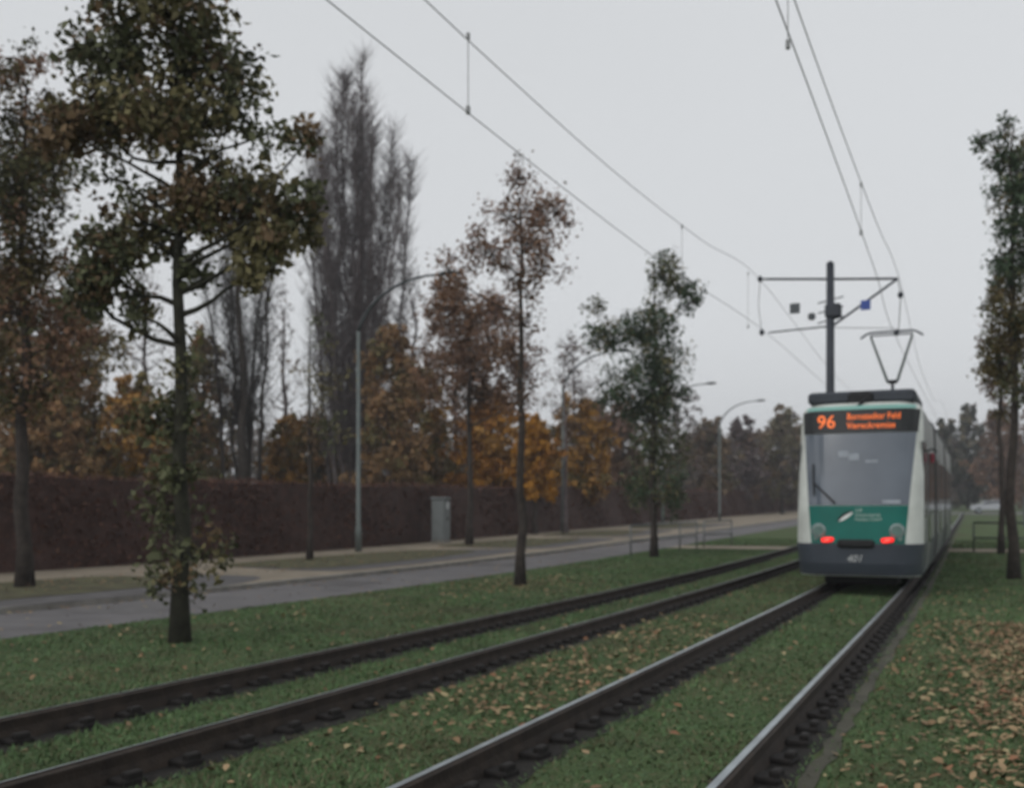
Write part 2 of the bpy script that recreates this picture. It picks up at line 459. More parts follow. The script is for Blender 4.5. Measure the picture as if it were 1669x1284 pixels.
tree('verge_tree', 'thin verge tree with sparse reddish brown leaves and tall straight trunk', 'tree', ROW_L, (-9.1, 20.94), 8.6, .115,
     pxblobs([(848, 275, 32, 38, 120, 1), (880, 330, 50, 45, 230, 0), (830, 345, 45, 40, 150, 1), (905, 350, 38, 30, 120, 1), (860, 395, 65, 40, 320, 0), (800, 410, 48, 40, 180, 1), (768, 395, 25, 45, 80, 1), (885, 430, 42, 38, 150, 0),
              (735, 445, 38, 40, 120, 0), (840, 460, 50, 35, 140, 2), (865, 510, 35, 40, 70, 2), (835, 560, 28, 40, 60, 2), (850, 640, 18, 40, 40, 2)], 848, 950, 74.5, 3.0),
     L_brown, M_bark, .095, 2)
tree('verge_tree', 'farthest left verge tree, bushy dark green column with leafy side branch', 'tree', ROW_L, (-9.87, 34.0), 10.0, .13,
     pxblobs([(1095, 415, 22, 22, 60, 0), (1075, 455, 28, 32, 150, 1), (1110, 470, 38, 24, 140, 0), (1125, 490, 22, 16, 60, 0), (970, 500, 20, 26, 50, 1), (985, 545, 34, 28, 200, 0), (1025, 535, 38, 28, 230, 0), (1065, 530, 40, 36, 330, 0),
              (1075, 590, 45, 40, 420, 0), (1015, 620, 36, 34, 220, 0), (1000, 645, 26, 26, 100, 0), (1060, 660, 45, 42, 420, 0), (1085, 640, 34, 40, 260, 0), (1075, 730, 45, 50, 430, 1), (1055, 790, 36, 45, 240, 0), (1090, 800, 30, 45, 180, 0)], 1066, 905, 48.5, 4.5),
     L_oak, M_bark, .13, 3)

tree('pavement_tree', 'tree in the nearest pavement bed, broad crown turning from green to brown', 'tree', ROW_P, (-17.64, 15.34), 10.2, .16,
     pxblobs([(30, 110, 60, 40, 180, 2), (-20, 160, 80, 60, 300, 1), (60, 190, 60, 45, 300, 1), (20, 260, 85, 60, 800, 0), (85, 270, 45, 50, 300, 1), (40, 350, 85, 70, 1000, 0), (-50, 300, 70, 80, 500, 0), (60, 430, 80, 60, 700, 1),
              (20, 510, 90, 60, 550, 2), (110, 540, 70, 50, 260, 2), (-20, 600, 80, 60, 350, 1), (90, 610, 85, 55, 300, 2), (30, 660, 70, 40, 200, 1)], 40, 960, 80.3, 2.6),
     [leafmat('leaf_deep_olive', (.065, .065, .026)), leafmat('leaf_olive_brown', (.09, .07, .026)), leafmat('leaf_brown', (.115, .066, .046))], M_bark, .12, 4, root_off=.1)
tree('pavement_tree', 'slim low pavement tree in front of the tallest bare poplar, sparse leaves', 'tree', ROW_P, (-18.83, 26.97), 7.4, .10,
     pxblobs([(525, 560, 30, 40, 50, 0), (530, 620, 45, 50, 120, 1), (500, 690, 40, 45, 90, 2), (540, 700, 35, 40, 90, 0)], 505, 915, 52.6, 2.4),
     L_green, M_bark, .13, 5, root_off=.1)
tree('pavement_tree', 'rusty brown pavement tree just right of the grey cabinet', 'tree', ROW_P, (-19.03, 38.53), 10.6, .15,
     pxblobs([(730, 460, 30, 30, 120, 0), (725, 510, 38, 40, 300, 0), (770, 530, 50, 40, 350, 0), (815, 505, 34, 45, 250, 1), (750, 580, 60, 45, 450, 0), (815, 575, 45, 45, 350, 0), (850, 600, 38, 50, 200, 1), (775, 640, 60, 40, 320, 2), (840, 650, 40, 40, 170, 0), (715, 620, 35, 45, 200, 0)], 765, 890, 39.6, 4.0),
     L_brown, M_bark, .17, 6, root_off=.1)
tree('pavement_tree', 'almost bare grey pavement tree, next along from the rusty brown one', 'tree', ROW_P, (-20.4, 53.13), 10.4, .14,
     pxblobs([(915, 570, 30, 30, 40, 0), (935, 610, 45, 40, 70, 2), (895, 630, 40, 40, 60, 0), (955, 640, 35, 35, 50, 2), (920, 670, 50, 35, 90, 1)], 912, 870, 29.8, 2.4),
     L_grey, M_bark_grey, .14, 7, root_off=.1)

tree('verge_tree', 'nearest right verge tree, tall leaning column of green leaves over brown', 'tree', ROW_R, (.82, 27.03), 10.6, .13,
     pxblobs([(1640, 205, 14, 30, 60, 0), (1612, 225, 18, 18, 60, 0), (1650, 250, 35, 30, 250, 0), (1668, 300, 45, 40, 450, 0), (1655, 360, 38, 45, 420, 0), (1690, 420, 55, 60, 600, 0), (1645, 440, 32, 45, 330, 0), (1660, 520, 48, 50, 500, 2),
              (1700, 540, 50, 60, 500, 2), (1640, 580, 36, 40, 280, 2), (1670, 620, 50, 40, 330, 1), (1700, 250, 40, 60, 350, 0)], 1655, 940, 69.8, 3.2),
     L_oak[:2] + [leafmat('leaf_olive_brown', (.09, .07, .026))], M_bark, .11, 8)
tree('verge_tree', 'second right verge tree, thinner trunk standing by the barrier', 'tree', ROW_R, (.81, 39.36), 10.2, .11,
     pxblobs([(1640, 470, 24, 34, 160, 1), (1615, 500, 16, 30, 70, 1), (1625, 560, 28, 40, 220, 2), (1650, 590, 28, 40, 200, 2), (1630, 620, 32, 28, 200, 2), (1615, 595, 18, 26, 80, 1), (1640, 660, 24, 24, 90, 1)], 1632, 900, 47.7, 3.6),
     [leafmat('leaf_dark_green', (.05, .06, .03)), leafmat('leaf_olive_brown', (.09, .07, .026)), leafmat('leaf_umber', (.075, .05, .036))], M_bark, .13, 9)

# the bare poplars behind the hedge: bundles of upright stems with fine twigs
def at(px, Z):
    a = (px - 834.5) / 1700
    return ((a * CS - SN) * Z, (a * SN + CS) * Z)
def poplar(label, px, Z, H, half, tr, seed, nst=9, low=.12, dens=1.0, bw=1.0, bark=None):
    r = np.random.default_rng(seed); x, y = at(px, Z)
    root = thing('bare_poplar', (x, y, G(y)), label, 'tree', 'bare poplars behind the hedge')
    mb = MB(); tw = []
    for k in range(nst):
        u0 = r.uniform(-1, 1) * bw * (0 if k == 0 else 1); w0 = r.uniform(-.6, .6)
        ue = ((2 * (k % 7) / 6 - 1) * r.uniform(.85, 1.1) if k else .05) * half * .80; we = r.uniform(-1, 1) * half * .55
        hk = H * (.97 if k == 0 else (r.uniform(.80, 1.0) * (1 - .22 * abs(ue) / half)))
        pts = []; n = 10
        for i in range(n + 1):
            t = i / n; s = t ** .75
            pts.append(RIGHT * (u0 + (ue - u0) * s + r.normal() * .10) + FWD * (w0 + (we - w0) * s + r.normal() * .1) + UP * (hk * t))
        r0 = tr * (1 if k == 0 else r.uniform(.30, .55))
        mb.tube(pts, [r0 * (1 - .93 * (i / n) ** .45) + .012 for i in range(n + 1)], 7, cap=False)
        nb = int(34 * dens)
        for j in range(nb):
            t = low + (1 - low) * (j + r.random()) / nb; t = min(t, .985)
            i = int(t * n); f = t * n - i; p = pts[i] * (1 - f) + pts[min(i + 1, n)] * f
            env = math.sin(math.pi * min(1, .18 + .80 * t)) ** .6
            ang = r.uniform(0, 6.283); L = r.uniform(1.2, 3.2) * (1.15 - .6 * t)
            d = RIGHT * math.cos(ang) + FWD * math.sin(ang)
            sp = r.uniform(.25, .65) * env
            e = p + d * L * sp + UP * L
            if abs(e @ RIGHT) > half * 1.05: e -= RIGHT * (e @ RIGHT - math.copysign(half, e @ RIGHT)) * .8
            b = limb(mb, p, e, .032 * (1.2 - t), .009, r, .05, 4, 4)
            for q in range(int(19 * dens)):
                m = b[r.integers(1, len(b))]
                a2 = r.uniform(0, 6.283); l2 = r.uniform(.5, 1.3)
                tw.append((m, m + (RIGHT * math.cos(a2) + FWD * math.sin(a2)) * l2 * r.uniform(.35, .95) + UP * l2 * .8))
    for a, b in tw: mb.tube([a, (a + b) / 2 + r.normal(size=3) * .03, b], [.011, .009, .005], 3, cap=False)
    mb.build('trunk', bark or M_bark_grey, root, smooth=True)
    return root
poplar('tallest bare poplar rising behind the hedge, bundle of upright grey stems', 582, 60, 28.0, 3.7, .40, 21, 18, low=.14, dens=1.5, bw=1.4)
poplar('smaller bare poplar with dark double trunk half hidden by the nearest verge tree', 398, 56, 19, 2.4, .5, 22, 9, low=.3, dens=.9, bw=.9, bark=M_bark)

# autumn trees behind the hedge
BD = 3.6
def back(label, px, top, hw, Z, leaves, seed, n=2600, tone=0, cat='tree', name='autumn_tree', lsize=.24, bark=M_bark, twigs=.5, low=806, base=None):
    x, y = at(px, Z); s = 1700 / Z; r = random.Random(seed)
    gy = 838 - s * (G(y) - 1.4)
    B = []
    k = 12
    for i in range(k):
        t = (i + .5) / k
        yy = top + (low - top) * t
        w = hw * min(1, .38 + 1.5 * t) * r.uniform(.85, 1.1)
        for side in (-1, 0, 1):
            xx = px + side * w * r.uniform(.25, .68) + r.uniform(-.1, .1) * hw
            B.append((xx, yy + r.uniform(-.05, .05) * (low - top), w * r.uniform(.36, .55), (low - top) * r.uniform(.07, .11) + 5, n * BD / (k * 3), tone if r.random() < .6 else r.randrange(3)))
    return tree(name, label, cat, BACK, (x, y), (gy - top) / s * .93, .10 + (gy - top) / s * .010, pxblobs(B, px, gy, s), leaves, bark, lsize * 1.15, seed, twigs=twigs * .5)
back('broad brown tree at the far left edge behind the hedge', 20, 430, 110, 50, L_mixed, 31, 3200, 1)
back('olive and rust tree behind the hedge, second from the left edge', 130, 490, 90, 53, L_ochre, 32, 3000, 2)
back('low ochre bush above the hedge, left of the nearest verge trunk', 215, 630, 65, 50, L_ochre, 33, 2200, 0, 'bush', 'autumn_bush')
back('dark olive brown tree behind the low shoots of the nearest verge tree', 330, 545, 66, 58, L_mixed, 34, 2400, 0)
back('small ochre bush between the two bare poplars', 468, 685, 50, 62, L_ochre, 35, 1800, 0, 'bush', 'autumn_bush')
back('dark umber tree just right of the tallest bare poplar', 640, 535, 66, 57, L_mixed, 36, 2800, 1)
back('olive ochre bush above the hedge, left of the grey cabinet', 690, 610, 62, 62, L_ochre, 37, 2200, 2, 'bush', 'autumn_bush')
back('bright orange tree glowing above the hedge behind the rusty brown tree', 800, 640, 65, 60, L_orange, 38, 2600, 1)
back('yellow orange bush touching the trunk of the thin brown verge tree', 872, 685, 40, 56, L_orange, 39, 1900, 0, 'bush', 'autumn_bush')
back('rusty brown tree behind the hedge, just left of the thin verge trunk', 745, 480, 80, 72, L_brown, 50, 2200, 0)
back('brown and orange bush behind the bare grey pavement tree', 945, 660, 60, 66, L_ochre, 40, 2200, 0, 'bush', 'autumn_bush')
back('leafless grey tree with hazy twigs behind the brown and orange bush', 935, 545, 55, 82, L_grey, 41, 600, 0, bark=M_bark_grey, twigs=1, lsize=.2)
back('brown tree left of the dark green verge tree, above the hedge', 1015, 660, 55, 76, L_brown, 42, 2000, 2)
back('thin grey brown tree behind the dark green verge tree', 1105, 640, 62, 100, L_grey, 43, 1300, 0, bark=M_bark_grey, twigs=1)
back('tan tree right of the dark green verge tree, in the far tree line', 1158, 692, 45, 104, L_far, 44, 2200, 0, lsize=.32)
back('mauve brown tree in the far tree line, under the farthest lamp', 1208, 690, 40, 112, [L_grey[2], L_grey[0], L_brown[2]], 45, 2200, 0, lsize=.34)
back('olive brown tree in the far tree line, left beside the tram', 1275, 676, 48, 118, L_far, 46, 2600, 1, lsize=.36)
back('grey brown tree in the far tree line, partly behind the left of the tram', 1240, 705, 40, 126, L_grey, 51, 2000, 0, lsize=.36)
back('dark green grey tree in the far right tree line, close to the tram side', 1540, 690, 34, 150, [leafmat('leaf_far_green', (.055, .062, .045)), L_far[1], L_far[2]], 47, 2200, 0, lsize=.42, low=815)
back('tall grey olive tree of the far right tree line', 1578, 668, 38, 158, [leafmat('leaf_far_green', (.055, .062, .045)), L_far[1], L_grey[0]], 48, 2600, 0, lsize=.42, low=815)
back('red brown tree of the far right tree line, behind the right verge trunks', 1630, 672, 42, 140, L_brown, 49, 2600, 0, lsize=.4, low=812)
back('brown tree at the right edge of the photo in the far tree line', 1690, 664, 48, 146, L_brown, 52, 2600, 2, lsize=.4, low=812)

back('leafless twiggy tree between the left edge and the nearest verge trunk', 235, 420, 55, 64, L_grey, 60, 420, 0, bark=M_bark_grey, twigs=2, lsize=.16)
back('leafless twiggy tree between the two bare poplars', 462, 470, 42, 66, L_grey, 61, 260, 0, bark=M_bark_grey, twigs=2, lsize=.15)
back('leafless twiggy tree right of the tallest bare poplar, over the umber one', 672, 440, 50, 70, L_grey, 62, 320, 0, bark=M_bark_grey, twigs=2, lsize=.15)
back('broad hazy brown bush in the far tree line, right of the dark green verge tree', 1130, 715, 55, 116, L_far, 53, 2600, 0, 'bush', 'autumn_bush', lsize=.36)
back('grey brown bush at the foot of the far tree line, under the mauve tree', 1195, 722, 50, 130, L_far, 54, 2600, 2, 'bush', 'autumn_bush', lsize=.38)
back('wide olive tree behind the left edge of the tram, far away', 1318, 690, 50, 136, L_far, 55, 2400, 1, lsize=.38)
back('umber bush above the hedge below the two poplars, behind their stems', 520, 690, 70, 66, L_mixed, 56, 2600, 1, 'bush', 'autumn_bush')
back('dull brown bush above the hedge at the far left, below the broad crown', 70, 640, 95, 47, L_mixed, 57, 2600, 2, 'bush', 'autumn_bush')
back('hazy brown tree standing between the dark green verge tree and the grey one', 975, 660, 60, 90, L_brown, 58, 2400, 1)

def woodland():
    r = np.random.default_rng(77)
    K = np.array([(-92, 10), (-76, 60), (-66, 120), (-56, 185), (-20, 235), (30, 240), (80, 215)], float)
    seg = np.linalg.norm(np.diff(K, axis=0), axis=1); cum = np.concatenate([[0], np.cumsum(seg)])
    P = []; MI = []
    d = 0.0
    while d < cum[-1]:
        i = min(np.searchsorted(cum, d, 'right') - 1, len(seg) - 1); f = (d - cum[i]) / seg[i]
        c = K[i] * (1 - f) + K[i + 1] * f + r.normal(size=2) * 2.5
        h = r.uniform(7.5, 11.5); w = r.uniform(2.6, 4.2); g = G(c[1]); n = 1500
        u = r.normal(size=(n, 3)); u /= np.linalg.norm(u, axis=1)[:, None]; u *= (r.random(n) ** .4)[:, None]
        P.append(np.stack([c[0] + u[:, 0] * w, c[1] + u[:, 1] * w, np.maximum(g + .2, g + h * .5 + u[:, 2] * h * .5 + r.normal(size=n) * .3)], 1))
        MI.append(np.where(r.random(n) < .7, r.integers(0, 3), r.integers(0, 3, n)))
        d += r.uniform(2.2, 3.6)
    P = np.concatenate(P)
    o = faces_np('woodland', leaf_quads(P, np.full(len(P), .55), r), 4, L_far, np.concatenate(MI)); o['kind'] = 'stuff'
    o['label'] = 'far autumn woodland closing the view behind the hedge and the tracks'; o['category'] = 'woodland'
woodland()

# ------------------------------------------------------------------ hedge
def hedge():
    root = thing('hedge', (-23.2, 8, G(8)), 'long clipped hedge of dark reddish brown leaves along the pavement', 'hedge')
    Y = [2 + 3 * i for i in range(56)]
    mb = MB(); vs = []; fs = []
    r = np.random.default_rng(5)
    for y in Y:
        z = G(y) - G(8); yy = y - 8
        for (x, h) in ((.95, .05), (.85, 1.3), (.75, 2.55), (-.75, 2.55), (-.9, .05)):
            vs.append((x + r.normal() * .03, yy, z + h + r.normal() * .03 * (h > .1)))
    for i in range(len(Y) - 1):
        for k in range(4): fs.append((i * 5 + k, i * 5 + 5 + k, i * 5 + 6 + k, i * 5 + k + 1))
    fs.append((0, 1, 2, 3, 4)); e = (len(Y) - 1) * 5; fs.append((e + 4, e + 3, e + 2, e + 1, e))
    mb.add(vs, fs).build('branches', L_hedge[1], root)
    n = 46000
    y = 3 + 160 * r.random(n) ** 1.9
    top = r.random(n) < .22
    bump_ = .05 * np.sin(y * 1.3) + .05 * np.sin(y * .47 + 1)
    h = np.where(top, 2.55 + bump_ + abs(r.normal(size=n)) * .07, r.uniform(.05, 2.6, n))
    x = np.where(top, r.uniform(-.7, .8, n), .97 - h * .08 + r.normal(size=n) * .05 + .06 * np.sin(y * .9 + h))
    P = np.stack([x, y - 8, riseA(y) + h - rise(8)], 1)
    sz = .10 + .12 * (y / 160)
    tone = np.where(r.random(n) < .5, 0, r.integers(0, 3, n))
    faces_np('foliage', leaf_quads(P, sz, r), 4, L_hedge, tone, root)
hedge()

# ------------------------------------------------------------------ street lamps
def make_lamp():
    root = thing('street_lamp', (0, 0, 0), '', 'street lamp', 'street lamps along the pavement')
    p = MB().tube([(0, 0, 0), (0, 0, .9), (0, 0, .95), (0, 0, 8.0)], [.115, .115, .085, .06], 12)
    p.build('pole', M_lamp, root, smooth=True)
    pts = []
    for i in range(11):
        t = i / 10; a = t * math.pi / 2
        pts.append((3.0 * (1 - math.cos(a)) * .75 + .75 * t, 0, 8.0 + 1.95 * math.sin(a)))
    MB().tube(pts, [.065 - .025 * i / 10 for i in range(11)], 8).build('arm', M_arm, root, smooth=True)
    e = Vector(pts[-1])
    h = MB(); h.tube([e + Vector((-.05, 0, 0)), e + Vector((.15, 0, .03)), e + Vector((.55, 0, .05)), e + Vector((.78, 0, .03))], [.03, .085, .10, .03], 10)
    hd = h.build('lamp_head', M_arm, root, smooth=True)
    return root
lamp = make_lamp()
lamp_spots = [(-20.5, 32.4, 'nearest street lamp, grey green pole with curved arm left of the rusty brown tree'),
              (-20.9, 54.0, 'second street lamp, arm reaching toward the dark green verge tree'),
              (-20.4, 72.5, 'third street lamp, arm curving out right of the dark green verge tree'),
              (-19.7, 87.5, 'farthest street lamp, small arm against the sky left of the tram')]
for i, (x, y, lab) in enumerate(lamp_spots):
    o = lamp if i == 0 else copy_tree(lamp)
    o.location = (x, y, G(y) + .10); o['label'] = lab; o.rotation_euler = (0, 0, .25)

# ------------------------------------------------------------------ grey cabinet
cb = thing('utility_cabinet', (-21.3, 40.3, G(40.3) + .10), 'grey utility cabinet with painted pale highlight standing against the hedge', 'cabinet', rz=math.radians(12))
MB().box((0, 0, .06), (.62, 1.02, .12), bev=.01).build('plinth', M_kerb, cb)
MB().box((0, 0, 1.0), (.56, .96, 1.75), bev=.02).build('body', M_cab, cb)
MB().box((0, 0, 1.93), (.68, 1.08, .10), bev=.03).build('roof', M_cab, cb)
for s in (-1, 1):
    d = MB().box((.29, s * .235, 1.0), (.03, .45, 1.6), bev=.008).build('door', M_cab, cb)
    MB().box((.315, s * .05, 1.05), (.03, .03, .16), bev=.006).build('handle', M_black, d)
MB().box((.312, .0, 1.62), (.012, .34, .30)).build('painted_highlight', M_number_highlight, cb)  # pale plate paints a highlight on the upper cabinet front

# ------------------------------------------------------------------ barriers
def barrier(label, pts, metal, hs=(1.05, .52)):
    x0, y0 = pts[0]
    root = thing('pedestrian_barrier', (x0, y0, G(y0)), label, 'barrier', 'steel barriers beside the path crossing')
    loc = [(x - x0, y - y0, G(y) - G(y0)) for x, y in pts]
    for p in loc:
        MB().tube([(p[0], p[1], p[2] - .1), (p[0], p[1], p[2] + hs[0])], .03, 8).build('post', metal, root, smooth=True)
    for h in hs:
        MB().tube([(p[0], p[1], p[2] + h) for p in loc], 0.036, 8).build('rail', metal, root, smooth=True)
barrier('grey steel barrier on the left verge behind the dark green tree', [(-10.75, 34.2), (-10.5, 36.4), (-10.2, 38.6), (-9.95, 40.2)], M_barrier)
barrier('short grey steel barrier at the path, end of the longer left barrier', [(-9.9, 41.2), (-9.1, 42.6)], M_barrier)
barrier('dark green barrier on the right verge behind the tree trunks', [(-.05, 39.9), (1.2, 40.0), (2.5, 40.1), (3.8, 40.2)], M_barrier_dark)

# yellow sign on a grey post at the right edge
sg = thing('stop_sign_post', (1.98, 45.0, G(45)), 'grey post with yellow plate above a grey info panel at right edge', 'sign', rz=.2)
MB().tube([(0, 0, 0), (0, 0, 2.75)], .04, 10).build('post', M_lamp, sg, smooth=True)
MB().box((0, -.05, 2.42), (.50, .03, .50), bev=.01).build('plate', M_yellow, sg)
MB().box((0, -.06, 1.35), (.62, .05, 1.15), bev=.01).build('notice_panel', M_cab, sg)

# ------------------------------------------------------------------ silver car far behind, on the side road
def make_car():
    root = thing('parked_car', (1.6, 128, G(128) + .012), 'distant silver car on the side road, right of the tram', 'car', rz=.08)
    prof = [(-2.1, .35), (-2.15, .75), (-1.95, .92), (-1.15, 1.0), (-.55, 1.40), (.75, 1.44), (1.55, 1.02), (2.05, .92), (2.12, .40)]
    n = len(prof); vs = []
    for sy, k in ((-.86, 0), (-.80, 1), (.80, 1), (.86, 0)):
        for x, z in prof:
            w = .72 if z > 1.2 else 1
            vs.append((x, sy * w, z if k else z - .03 * (z > .5)))
    fs = [(j * n + i, j * n + (i + 1) % n, (j + 1) * n + (i + 1) % n, (j + 1) * n + i) for j in range(3) for i in range(n)]
    fs += [tuple(range(n))[::-1], tuple(range(3 * n, 4 * n))]
    MB().add(vs, fs).build('body', M_carpaint, root)
    for s in (-1, 1):
        MB().add([(-1.0, s * .85, .99), (-.5, s * .66, 1.34), (.72, s * .66, 1.36), (1.4, s * .85, .99)], [(0, 1, 2, 3) if s > 0 else (3, 2, 1, 0)]).build('side_window', M_sidewin, root)
        for x in (-1.3, 1.3):
            w = MB().disc((x, s * .80, .32), (0, 1, 0), .32, .2, 18).build('wheel', M_tyre, root)
            MB().disc((x, s * .89, .32), (0, 1, 0), .19, .06, 12).build('rim', M_silver, w)
        MB().box((-2.12, s * .6, .72), (.08, .3, .12), bev=.02).build('headlight', M_lens, root)
        MB().box((2.08, s * .62, .78), (.08, .26, .14), bev=.02).build('tail_light', M_redlamp, root)
make_car()

# ------------------------------------------------------------------ the tram
def make_tram():
    Y0 = 20.45
    slope = (rise(50) - rise(20.5)) / 29.5
    T = thing('tram', (-2.02, Y0, rise(Y0)), 'mint and turquoise tram seen from behind with lit red tail lights', 'tram')
    T.rotation_euler = (math.atan(slope), 0, 0)
    LEN = 25.5
    def interp(tab, z):
        if z <= tab[0][0]: return tab[0][1]
        for (a, p), (b, q) in zip(tab, tab[1:]):
            if z <= b:
                t = (z - a) / (b - a); return p + (q - p) * t
        return tab[-1][1]
    Wt = [(.22, 1.10), (.8, 1.15), (2.0, 1.145), (3.1, 1.125), (3.36, 1.11), (3.46, 1.06), (3.52, .97)]
    St = [(.22, .10), (.45, .02), (.83, 0), (1.54, .05), (2.92, .33), (3.36, .44), (3.46, .50), (3.52, .62)]
    W = lambda z: interp(Wt, z); S = lambda z: interp(St, z)
    def P(u, z, off=0.0):
        t = min(1, abs(u) / W(z))
        return (u, S(z) + .10 * t * t + .34 * t ** 8 - off, z)
    zs = [.22, .3, .45, .62, .83, 1.1, 1.54, 2.0, 2.46, 2.92, 3.1, 3.36, 3.46, 3.52]
    ts = [math.sin(math.pi / 2 * k / 14) for k in range(-14, 15)]
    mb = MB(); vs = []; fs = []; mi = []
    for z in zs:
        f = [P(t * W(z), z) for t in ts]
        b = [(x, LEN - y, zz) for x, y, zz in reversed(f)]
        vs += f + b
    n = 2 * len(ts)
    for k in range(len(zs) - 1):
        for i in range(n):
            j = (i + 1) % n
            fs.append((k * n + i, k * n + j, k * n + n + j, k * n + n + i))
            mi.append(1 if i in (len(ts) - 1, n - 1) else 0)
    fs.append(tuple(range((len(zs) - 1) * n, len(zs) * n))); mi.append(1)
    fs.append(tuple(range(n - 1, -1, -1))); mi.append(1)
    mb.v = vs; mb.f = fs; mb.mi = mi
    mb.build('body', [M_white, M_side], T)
    # a panel that follows the curved end, with real thickness
    def panel(name, u0, u1, z0, z1, off, m, parent=T, nu=22, nz=8):
        vs = []; fs = []
        for i in range(nz + 1):
            z = z0 + (z1 - z0) * i / nz
            a, b = u0(z) if callable(u0) else u0, u1(z) if callable(u1) else u1
            for k in range(nu + 1):
                vs.append(P(a + (b - a) * k / nu, z, off))
        N = len(vs)
        vs += [(x, y + off + .02, z) for x, y, z in vs]
        g = nu + 1
        for i in range(nz):
            for k in range(nu): fs.append((i * g + k, i * g + k + 1, i * g + g + k + 1, i * g + g + k))
        edge = [k for k in range(nu)] ; 
        for k in range(nu):
            fs.append((k + 1, k, N + k, N + k + 1)); o = nz * g; fs.append((o + k, o + k + 1, N + o + k + 1, N + o + k))
        for i in range(nz):
            a, b = i * g, i * g + g; fs.append((a, b, N + b, N + a)); fs.append((b + nu, a + nu, N + a + nu, N + b + nu))
        return MB().add(vs, fs).build(name, m, parent, smooth=False)
    inner = lambda z: .835 + (z - .83) * .088                 # white corner pillars narrow upwards
    neg = lambda z: -inner(z)
    ws = panel('windscreen', neg, inner, 1.56, 2.92, .012, M_wind)
    for u, z, a, b in ((-.27, 2.53, .09, .055), (-.08, 2.47, .09, .06), (.24, 2.38, .11, .025), (.60, 1.62, .16, .03)):  # pale patches on the glass, painted stand-ins for reflections
        panel('painted_reflection', u - a, u + a, z - b, z + b, .016, M_reflection, ws, 4, 2)
    ds = panel('display', lambda z: neg(z) - .02, lambda z: inner(z) + .02, 2.93, 3.37, .022, M_panel)
    gp = panel('lower_panel', neg, inner, .84, 1.55, .014, M_turq)
    panel('roof_trim', -1.0, 1.0, 3.38, 3.455, .03, M_mint)
    full = lambda z: W(z) * .998
    bp = panel('bumper', lambda z: -full(z), full, .24, .835, .03, M_slate, nu=40)
    panel('bumper_lip', lambda z: -full(z) * .8, lambda z: full(z) * .8, .24, .29, .05, M_roofbox, bp)
    # coupler cover and number
    MB().box((-.02, -.03, .84), (.66, .12, .16), bev=.04).build('coupler_cover', M_black, T)
    def text(name, s, size, u, z, off, m, parent, sx=1.0, shear=0.0, align='LEFT'):
        cu = bpy.data.curves.new('lettering', 'FONT'); cu.body = s; cu.size = size; cu.align_x = align; cu.shear = shear
        cu.resolution_u = 3; cu.extrude = .003
        tmp = bpy.data.objects.new('lettering', cu); C.objects.link(tmp)
        dg = bpy.context.evaluated_depsgraph_get()
        me = bpy.data.meshes.new_from_object(tmp.evaluated_get(dg))
        bpy.data.objects.remove(tmp); bpy.data.curves.remove(cu)
        for v in me.vertices:
            x, y, z0 = v.co
            v.co = P(u + x * sx, z + y, off + z0 + .003)
        me.materials.clear(); me.materials.append(m)
        return link(name, me, parent)
    text('route_number', '96', .36, -.78, 3.035, .03, M_led, ds, 1.0)
    text('destination', 'Bornstedter Feld', .175, -.22, 3.185, .03, M_led, ds, .80)
    text('destination', 'Viereckremise', .175, -.22, 3.01, .03, M_led, ds, .86)
    text('fleet_number', '401', .19, -.19, .50, .04, M_number_highlight, bp, 1.0, .3)
    # emblem: a white slanted leaf with a dark twin, and small lettering
    def leaf(name, cu, cz, L, hgt, ang, off, m):
        vs = []
        for i in range(21):
            t = i / 20 * 2 * math.pi
            a = math.cos(t) * L / 2; b = math.sin(t) * abs(math.sin(t)) ** .8 * hgt / 2
            uu = cu + a * math.cos(ang) - b * math.sin(ang); zz = cz + a * math.sin(ang) + b * math.cos(ang)
            vs.append((uu, zz))
        v3 = [P(u, z, off) for u, z in vs[:-1]]; N = len(v3)
        v3 += [P(u, z, off - .008) for u, z in vs[:-1]]
        fs = [tuple(range(N))] + [(i, N + i, N + (i + 1) % N, (i + 1) % N) for i in range(N)]
        return MB().add(v3, fs).build(name, m, gp)
    leaf('emblem_shadow', -.225, 1.36, .34, .10, .60, .021, M_black)
    leaf('emblem', -.20, 1.34, .32, .065, .60, .026, M_emblem)
    text('lettering', 'ViP', .10, -.04, 1.425, .018, M_lettering, gp)
    text('lettering', 'Verkehrsbetrieb', .092, -.04, 1.345, .018, M_lettering, gp, .75)
    text('lettering', 'Potsdam GmbH', .092, -.04, 1.265, .018, M_lettering, gp, .80)
    # lamps
    for s in (-1, 1):
        q = P(s * .70, 1.08); ax = (s * .1, -1, 0)
        h = MB().disc((q[0], q[1] - .015, q[2]), ax, .135, .05, 24).build('headlight', M_silver, T, smooth=False)
        MB().disc((q[0], q[1] - .035, q[2]), ax, .105, .04, 24).build('lens', M_lens, h)
        q = P(s * .535, .905)
        vs = []
        t = MB().tube([(q[0] - .115, q[1] - .005, q[2] - .01), (q[0] - .09, q[1] - .02, q[2] - .005), (q[0], q[1] - .03, q[2]), (q[0] + .09, q[1] - .02, q[2] + .01), (q[0] + .12, q[1] - .005, q[2] + .015)], [.010, .042, .052, .042, .010], 12)
        tl = t.build('tail_light', M_tail, T, smooth=True)
        MB().tube([(q[0] - .07, q[1] - .085, q[2] - .02), (q[0], q[1] - .098, q[2]), (q[0] + .07, q[1] - .085, q[2] + .025)], [.006, .02, .006], 8).build('bulb', M_tailcore, tl)
        q = P(s * .76, .93)
        MB().disc((q[0], q[1] - .015, q[2]), (s * .15, -1, 0), .05, .04, 14).build('indicator', M_lens, T)
    # wiper
    a, b, c_, d = P(-.40, 1.60, .05), P(-.80, 1.98, .05), P(-.80, 1.75, .05), P(-.83, 2.35, .05)
